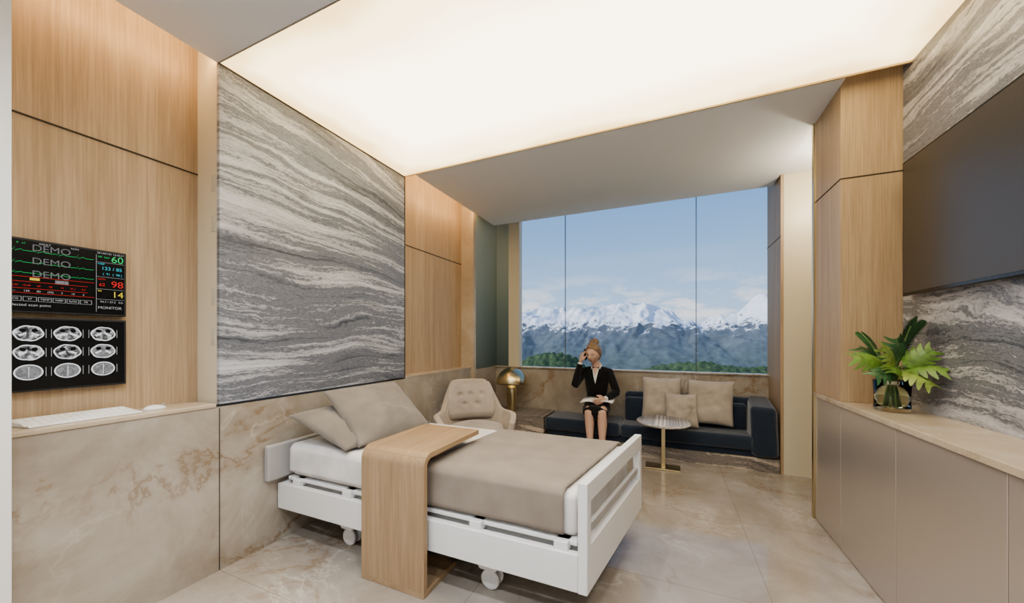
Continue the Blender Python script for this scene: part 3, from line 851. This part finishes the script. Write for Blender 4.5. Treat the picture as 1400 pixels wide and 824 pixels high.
sg = [tube_geo([(-.62,3.43,.34), (-.62,3.40,.345), (-.605,3.28,.362), (-.59,3.19,.370), (-.578,3.125,.372), (-.577,3.095,.368)], [(.110,.070), (.125,.075), (.120,.066), (.114,.058), (.110,.054), (.108,.052)], 24, (0,0,1)),
      tube_geo([(-.62,3.40,.33), (-.618,3.395,.42)], [(.115,.09), (.10,.08)], 20, UPY)]
v, f = merge(sg); o = obj_from('skirt', v, f, SUIT, True, wm); remesh(o, .006, 3)
def patch(name, quads, mat, off, sub=3):
    V, F = [], []
    for q in quads:
        o_ = len(V); V += q; F.append(tuple(range(o_, o_+len(q))))
    o = obj_from(name, V, F, mat, True, wm)
    bm = bmesh.new(); bm.from_mesh(o.data); bmesh.ops.triangulate(bm, faces=bm.faces)
    for _ in range(sub): bmesh.ops.subdivide_edges(bm, edges=bm.edges, cuts=1, use_grid_fill=True)
    bm.to_mesh(o.data); bm.free()
    sw = o.modifiers.new('w', 'SHRINKWRAP'); sw.target = jk; sw.wrap_method = 'PROJECT'; sw.use_project_y = True
    sw.use_negative_direction = True; sw.use_positive_direction = True; sw.use_project_x = False; sw.use_project_z = False; sw.offset = off*S
    so = o.modifiers.new('so', 'SOLIDIFY'); so.thickness = .003*S
    return o
yf = 3.20
patch('blouse', [[(-.61,yf,.590), (-.575,yf,.730), (-.648,yf,.730)]], SHIRT, .003)
patch('throat', [[(-.612,yf,.665), (-.590,yf,.738), (-.636,yf,.738)]], SKIN, .006)
patch('lapel_r', [[(-.612,yf,.585), (-.640,yf,.730), (-.668,yf,.710), (-.660,yf,.665)]], SUIT, .009)
patch('lapel_l', [[(-.608,yf,.585), (-.580,yf,.730), (-.552,yf,.710), (-.560,yf,.665)]], SUIT, .009)
tube('collar', [(-.645,3.300,.728), (-.660,3.345,.752), (-.640,3.385,.768), (-.612,3.395,.772), (-.580,3.385,.768), (-.562,3.345,.752), (-.577,3.300,.728)], [(.005,.012)]*7, SHIRT, 8, wm)
# head
HC = Vector((-.628,3.285,.868)); HS = .95
Fd = Vector((-.22,-.90,-.30)).normalized(); Rt = Fd.cross(Vector((.06,0,1))).normalized(); Uh = Rt.cross(Fd).normalized()
Rt = -Rt if Rt.x < 0 else Rt
Uh = Uh if Uh.z > 0 else -Uh
def hp(x, y, z): return HC + Rt*(x*HS) - Fd*(y*HS) + Uh*(z*HS)
def head_shape(x, y, z):
    X, Y, Z = x*.068, y*.086, z*.098
    if z < 0: k = 1-.34*(-z)**1.4; X *= k; Y *= (1-.16*(-z)) if y < 0 else (1-.42*(-z))
    d = 0
    if y < 0:
        d += .020*math.exp(-(x/.13)**2)*math.exp(-((z+.16)/.14)**2)
        d += .009*math.exp(-(x/.10)**2)*math.exp(-((z-.02)/.18)**2)
        d -= .008*(math.exp(-((x-.34)/.17)**2-((z-.06)/.12)**2)+math.exp(-((x+.34)/.17)**2-((z-.06)/.12)**2))
        d += .004*math.exp(-(x/.5)**2)*math.exp(-((z-.24)/.10)**2)
        d += .006*math.exp(-(x/.20)**2)*math.exp(-((z+.45)/.07)**2)
        d += .008*math.exp(-(x/.22)**2)*math.exp(-((z+.82)/.15)**2)
    return X, Y-d, Z
def sphere_obj(name, fn, mat, us=64, vs=48, keep=None):
    bm = bmesh.new(); bmesh.ops.create_uvsphere(bm, u_segments=us, v_segments=vs, radius=1)
    if keep: bmesh.ops.delete(bm, geom=[q for q in bm.verts if not keep(*q.co)], context='VERTS')
    for q in bm.verts: q.co = fn(*q.co)*S
    bmesh.ops.recalc_face_normals(bm, faces=bm.faces)
    me = bpy.data.meshes.new(name); bm.to_mesh(me); bm.free(); me.materials.append(mat)
    for p_ in me.polygons: p_.use_smooth = True
    o = bpy.data.objects.new(name, me); col.objects.link(o); attach(o, wm); return o
sphere_obj('head', lambda x, y, z: hp(*head_shape(x, y, z)), SKIN)
for s_, nm in ((-1, 'r'), (1, 'l')):
    ec = hp(s_*.024, -.071, .006)
    sphere_obj('eye_'+nm, lambda x, y, z: ec+Rt*x*.0085-Fd*y*.006+Uh*z*.0050, EYE, 16, 12)
    ic = hp(s_*.024, -.0755, .005)
    sphere_obj('iris_'+nm, lambda x, y, z: ic+Vector((x,y,z))*.0034, IRIS, 12, 8)
    tube('lash_'+nm, [hp(s_*.013,-.0765,.0095), hp(s_*.024,-.079,.0125), hp(s_*.035,-.072,.0095)], [.0010,.0016,.0010], IRIS, 6, wm)
    tube('eyebrow_'+nm, [hp(s_*.011,-.0835,.024), hp(s_*.025,-.080,.028), hp(s_*.038,-.072,.024)], [.0018,.0020,.001], HAIR, 6, wm)
    er = hp(s_*.068, .010, -.004)
    sphere_obj('ear_'+nm, lambda x, y, z: er+Rt*x*.006-Fd*y*.013+Uh*z*.022, SKIN, 16, 12)
tube('upper_lip', [hp(-.015,-.079,-.042), hp(-.005,-.086,-.0395), hp(0,-.087,-.0405), hp(.005,-.086,-.0395), hp(.015,-.079,-.042)], [.001,.0026,.0028,.0026,.001], LIP, 8, wm)
tube('lower_lip', [hp(-.013,-.079,-.0435), hp(0,-.086,-.047), hp(.013,-.079,-.0435)], [.001,.0034,.001], LIP, 8, wm)
def hair_fn(x, y, z):
    X, Y, Z = x*.068, y*.086, z*.098
    if z < 0: k = 1-.34*(-z)**1.4; X *= k; Y *= (1-.42*(-z)) if y > 0 else 1
    r = 1.055+.012*math.sin(16*math.atan2(x, z+.001)+2*y)+.10*max(0, z)**2*max(0, 1-abs(y+.1))+.06*sm(.2, .8, y)
    return hp(X*r, Y*r, Z*r)
def hair_keep(x, y, z):
    wob = .03*math.sin(11*x+3*y)
    if y > .12: return z > -.72+wob
    return z > .70-.40*x*x*(1 if x > 0 else .8)-.75*max(0, y+.62)+wob
ho = sphere_obj('hair', hair_fn, HAIR, 160, 120, keep=hair_keep)
so = ho.modifiers.new('so', 'SOLIDIFY'); so.thickness = .007*S; so.offset = 0
sphere_obj('hair_bun', lambda x, y, z: hp(-.014,.066,.090)+Rt*x*.044-Fd*y*.038+Uh*z*.034+Vector((1,1,1))*.005*math.sin(8*x+6*z+4*y), HAIR, 40, 30)
# phone held flat against the ear
pc = hp(-.082, -.006, -.018)
bm = bmesh.new(); bmesh.ops.create_cube(bm, size=1)
lu = (Uh*.93-Fd*-.30).normalized(); lf = (Fd-lu*Fd.dot(lu)).normalized(); lr = lu.cross(lf)
for q in bm.verts: q.co = (pc + lr*(q.co.x*.009) + lf*(q.co.y*.048) + lu*(q.co.z*.104))*S
me = bpy.data.meshes.new('phone'); bm.to_mesh(me); bm.free(); me.materials.append(BLACK)
o = bpy.data.objects.new('phone', me); col.objects.link(o); attach(o, wm); bevel(o, .002, 2)
# open notebook on lap
for s_ in (-1, 1):
    V, F = [], []
    for i in range(9):
        u = i/8
        for yy in (0, 1):
            x_ = -.575+s_*.135*u; z_ = .452+.012*math.sin(u*math.pi)*(1 if s_ < 0 else .8)-.004*u
            V.append((x_, 3.125+yy*.15+.02*u*s_, z_+yy*.015))
    for i in range(8): F.append((2*i, 2*i+1, 2*i+3, 2*i+2))
    o = obj_from('notebook_page_%s' % ('l' if s_ < 0 else 'r'), V, F, SHIRT, True, wm)
    so = o.modifiers.new('so', 'SOLIDIFY'); so.thickness = .007*S
# shoes
for nm, A_ in (('r', AR), ('l', AL)):
    v, f = merge([tube_geo([A_+Vector((0,.028,-.020)), A_+Vector((0,.0,-.032)), A_+Vector((0,-.04,-.046)), A_+Vector((0,-.085,-.052)), A_+Vector((0,-.11,-.055))], [(.020,.020), (.024,.016), (.028,.014), (.027,.011), (.012,.008)], 14, (0,0,1)),
                  tube_geo([A_+Vector((0,.028,-.02)), A_+Vector((0,.026,-.0635))], [.012,.006], 10, UPY)])
    o = obj_from('shoe_'+nm, v, f, BLACK, True, wm); fix_normals(o)

# ---------------------------------------------------------------- outside world (metres)
prof = [(-1100,28), (-700,46), (-470,62), (-408,70), (-355,76), (-300,84), (-262,76), (-225,80), (-170,84), (-105,86), (-62,94), (-20,84), (10,68), (42,52), (75,38), (110,46), (150,72), (190,92), (240,94), (330,60), (500,66), (900,50), (1300,40)]
def ridge(x):
    for (a, ha), (b, hb) in zip(prof, prof[1:]):
        if a <= x <= b: return ha+(hb-ha)*(x-a)/(b-a)
    return 40
NX, NY = 560, 170
V, F = [], []
for j in range(NY+1):
    yy = 520+(j/NY)*760
    for i in range(NX+1):
        xx = -900+1700*i/NX
        s_ = (yy-520)/480
        k = sm(0, 1, s_) if s_ <= 1 else 1-.6*sm(0, 1, (yy-1000)/280)
        h = -62+(ridge(xx)+62)*k**1.3
        wx = xx+18*noise.noise(Vector((xx/60, yy/60, 5))); wy = yy+18*noise.noise(Vector((xx/60, yy/60, 9)))
        rn = noise.ridged_multi_fractal(Vector((wx/105, wy/150, 2.2)), .75, 2.2, 7, 1.0, 2.0)
        h += (rn-1.25)*22*(.3+.7*k)
        V.append((xx, yy, h))
for j in range(NY):
    for i in range(NX):
        a = j*(NX+1)+i; F.append((a, a+1, a+NX+2, a+NX+1))
mm_ = new_mat('alpine_rock_snow_and_haze', rough=.9, spec=.1); t = NT(mm_)
p = t.pos(); x, y, z = t.xyz(p)
nz = t.noise(p, .05, 7, .72)
geo = t.n('ShaderNodeNewGeometry'); gx, gy, gz = t.xyz(geo.outputs['Normal'])
hh = t.math('ADD', t.math('ADD', z, t.math('MULTIPLY', t.math('SUBTRACT', nz, .5), 120)), t.math('MULTIPLY', t.math('SUBTRACT', gz, .72), 55))
snow = t.ramp(t.math('DIVIDE', t.math('ADD', hh, 10), 80), [(.50, (0,0,0)), (.60, (1,1,1))])
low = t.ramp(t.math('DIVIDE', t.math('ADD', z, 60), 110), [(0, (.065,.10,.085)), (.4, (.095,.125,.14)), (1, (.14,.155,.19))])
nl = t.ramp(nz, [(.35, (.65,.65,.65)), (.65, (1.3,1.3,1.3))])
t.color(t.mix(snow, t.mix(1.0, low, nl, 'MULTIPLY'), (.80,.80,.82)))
t.b.inputs['Emission Color'].default_value = (.36,.44,.55,1); t.b.inputs['Emission Strength'].default_value = .11  # bluish distance haze painted in as a faint glow of the slopes
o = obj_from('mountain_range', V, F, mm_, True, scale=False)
gm = new_mat('valley_haze_green', (.08,.13,.11), .9); t = NT(gm)
t.color(t.ramp(t.noise(t.pos(), .05, 5, .6), [(.3, (.05,.09,.08)), (.7, (.12,.18,.15))]))
obj_from('ground', [(-1500,30,-64),(1500,30,-64),(1500,1300,-64),(-1500,1300,-64)], [(0,1,2,3)], gm, scale=False)
# wooded hills
tm = new_mat('tree_canopy', (.05,.11,.03), .9); t = NT(tm)
t.color(t.ramp(t.noise(t.pos(), .9, 5, .65), [(.3, (.025,.05,.02)), (.55, (.075,.12,.05)), (.75, (.14,.19,.08))]))
def hill(name, cx, cy, rx, ry, top, base, seed):
    V, F = [], []; n, m = 190, 70
    for j in range(m+1):
        for i in range(n+1):
            u = -1+2*i/n; v_ = -1+2*j/m
            k = max(0, 1-u*u)**.6*max(0, 1-v_*v_)**.6
            xx = cx+u*rx; yy = cy+v_*ry
            h = base+(top-base)*k+(1-noise.voronoi(Vector((xx/2.2, yy/2.2, seed)))[0][0])*1.8*min(1, k*4)+2.0*noise.noise(Vector((xx/12, yy/12, seed)))
            V.append((xx, yy, h))
    for j in range(m):
        for i in range(n):
            a = j*(n+1)+i; F.append((a, a+1, a+n+2, a+n+1))
    obj_from(name, V, F, tm, True, scale=False)
hill('wooded_hill', -33, 105, 17, 20, -4.2, -22, 1)
hill('wooded_hill', 12, 130, 46, 22, -7.6, -26, 2)
hill('wooded_hill', -120, 140, 60, 25, -12, -30, 3)

# ---------------------------------------------------------------- sky
w = bpy.data.worlds.new('sky'); scene.world = w; w.use_nodes = True
class WN(NT):
    def __init__(s, w): s.t = w.node_tree; s.b = None
t = WN(w); tc = t.n('ShaderNodeTexCoord').outputs['Generated']
x, y, z = t.xyz(tc)
sky = t.ramp(z, [(0, (.44,.56,.70)), (.10, (.35,.49,.68)), (.25, (.22,.37,.60)), (.45, (.14,.27,.52)), (1, (.08,.18,.42))])
cv = t.comb(t.math('MULTIPLY', x, 7), t.math('MULTIPLY', y, 7), t.math('MULTIPLY', z, 20))
cn = t.noise(cv, 1.3, 8, .62, .2)
band = t.ramp(z, [(0, (1,1,1)), (.085, (1,1,1)), (.14, (.35,.35,.35)), (.19, (0,0,0))])
cl = t.math('MULTIPLY', t.ramp(cn, [(.48, (0,0,0)), (.60, (.85,.85,.85))]), band)
skc = t.mix(cl, sky, (.74,.72,.75))
bg_ = w.node_tree.nodes['Background']; w.node_tree.links.new(skc, bg_.inputs[0]); bg_.inputs[1].default_value = 1.0
sun = bpy.data.lights.new('sun', 'SUN'); sun.energy = 2.3; sun.angle = .01; sun.color = (1,.96,.90)
so = bpy.data.objects.new('sun', sun); col.objects.link(so); so.rotation_euler = (math.radians(60), 0, math.radians(-62))

# fill spots added out of view in the near soffit to brighten the room
dl = emit_mat('fill_light_lens', (1,.92,.82), 6)
for i, (xx, yy) in enumerate(((-1.2,-.4), (-.4,-.4), (.4,-.4), (-.8,.3), (0,.3))):
    e_ = empty('added_fill_light', xx, yy, CZ)
    lathe('rim', [(.045,CZ-.003), (.055,CZ-.003), (.055,CZ+.001), (.045,CZ+.001)], xx, yy, BEDW, 24, e_)
    lathe('lens', [(0,CZ-.001), (.045,CZ-.001)], xx, yy, dl, 24, e_)
    L = bpy.data.lights.new('fill_spot', 'SPOT'); L.energy = 80; L.spot_size = math.radians(160); L.spot_blend = 1; L.shadow_soft_size = .06; L.color = (.90,.95,1)
    lo = bpy.data.objects.new('fill_spot_lamp', L); col.objects.link(lo); lo.location = (xx*S, yy*S, (CZ-.01)*S); attach(lo, e_)
L = bpy.data.lights.new('niche_lamp', 'POINT'); L.energy = 12; L.color = (1,.90,.72); L.shadow_soft_size = .04
lo = bpy.data.objects.new('niche_lamp', L); col.objects.link(lo); lo.location = (1.0*S, 2.8*S, 2.0*S)

# ---------------------------------------------------------------- camera
cam = bpy.data.cameras.new('camera'); co = bpy.data.objects.new('camera', cam); col.objects.link(co)
cam.sensor_width = 36; cam.lens = 491/1400*36; cam.shift_y = 51/1400; cam.clip_end = 4000; cam.clip_start = .02
co.location = (0, 0, S); co.rotation_euler = (math.pi/2, 0, math.radians(23.6))
scene.camera = co
scene.view_settings.view_transform = 'AgX'
scene.view_settings.look = 'AgX - Medium High Contrast'
scene.view_settings.exposure = 0.52
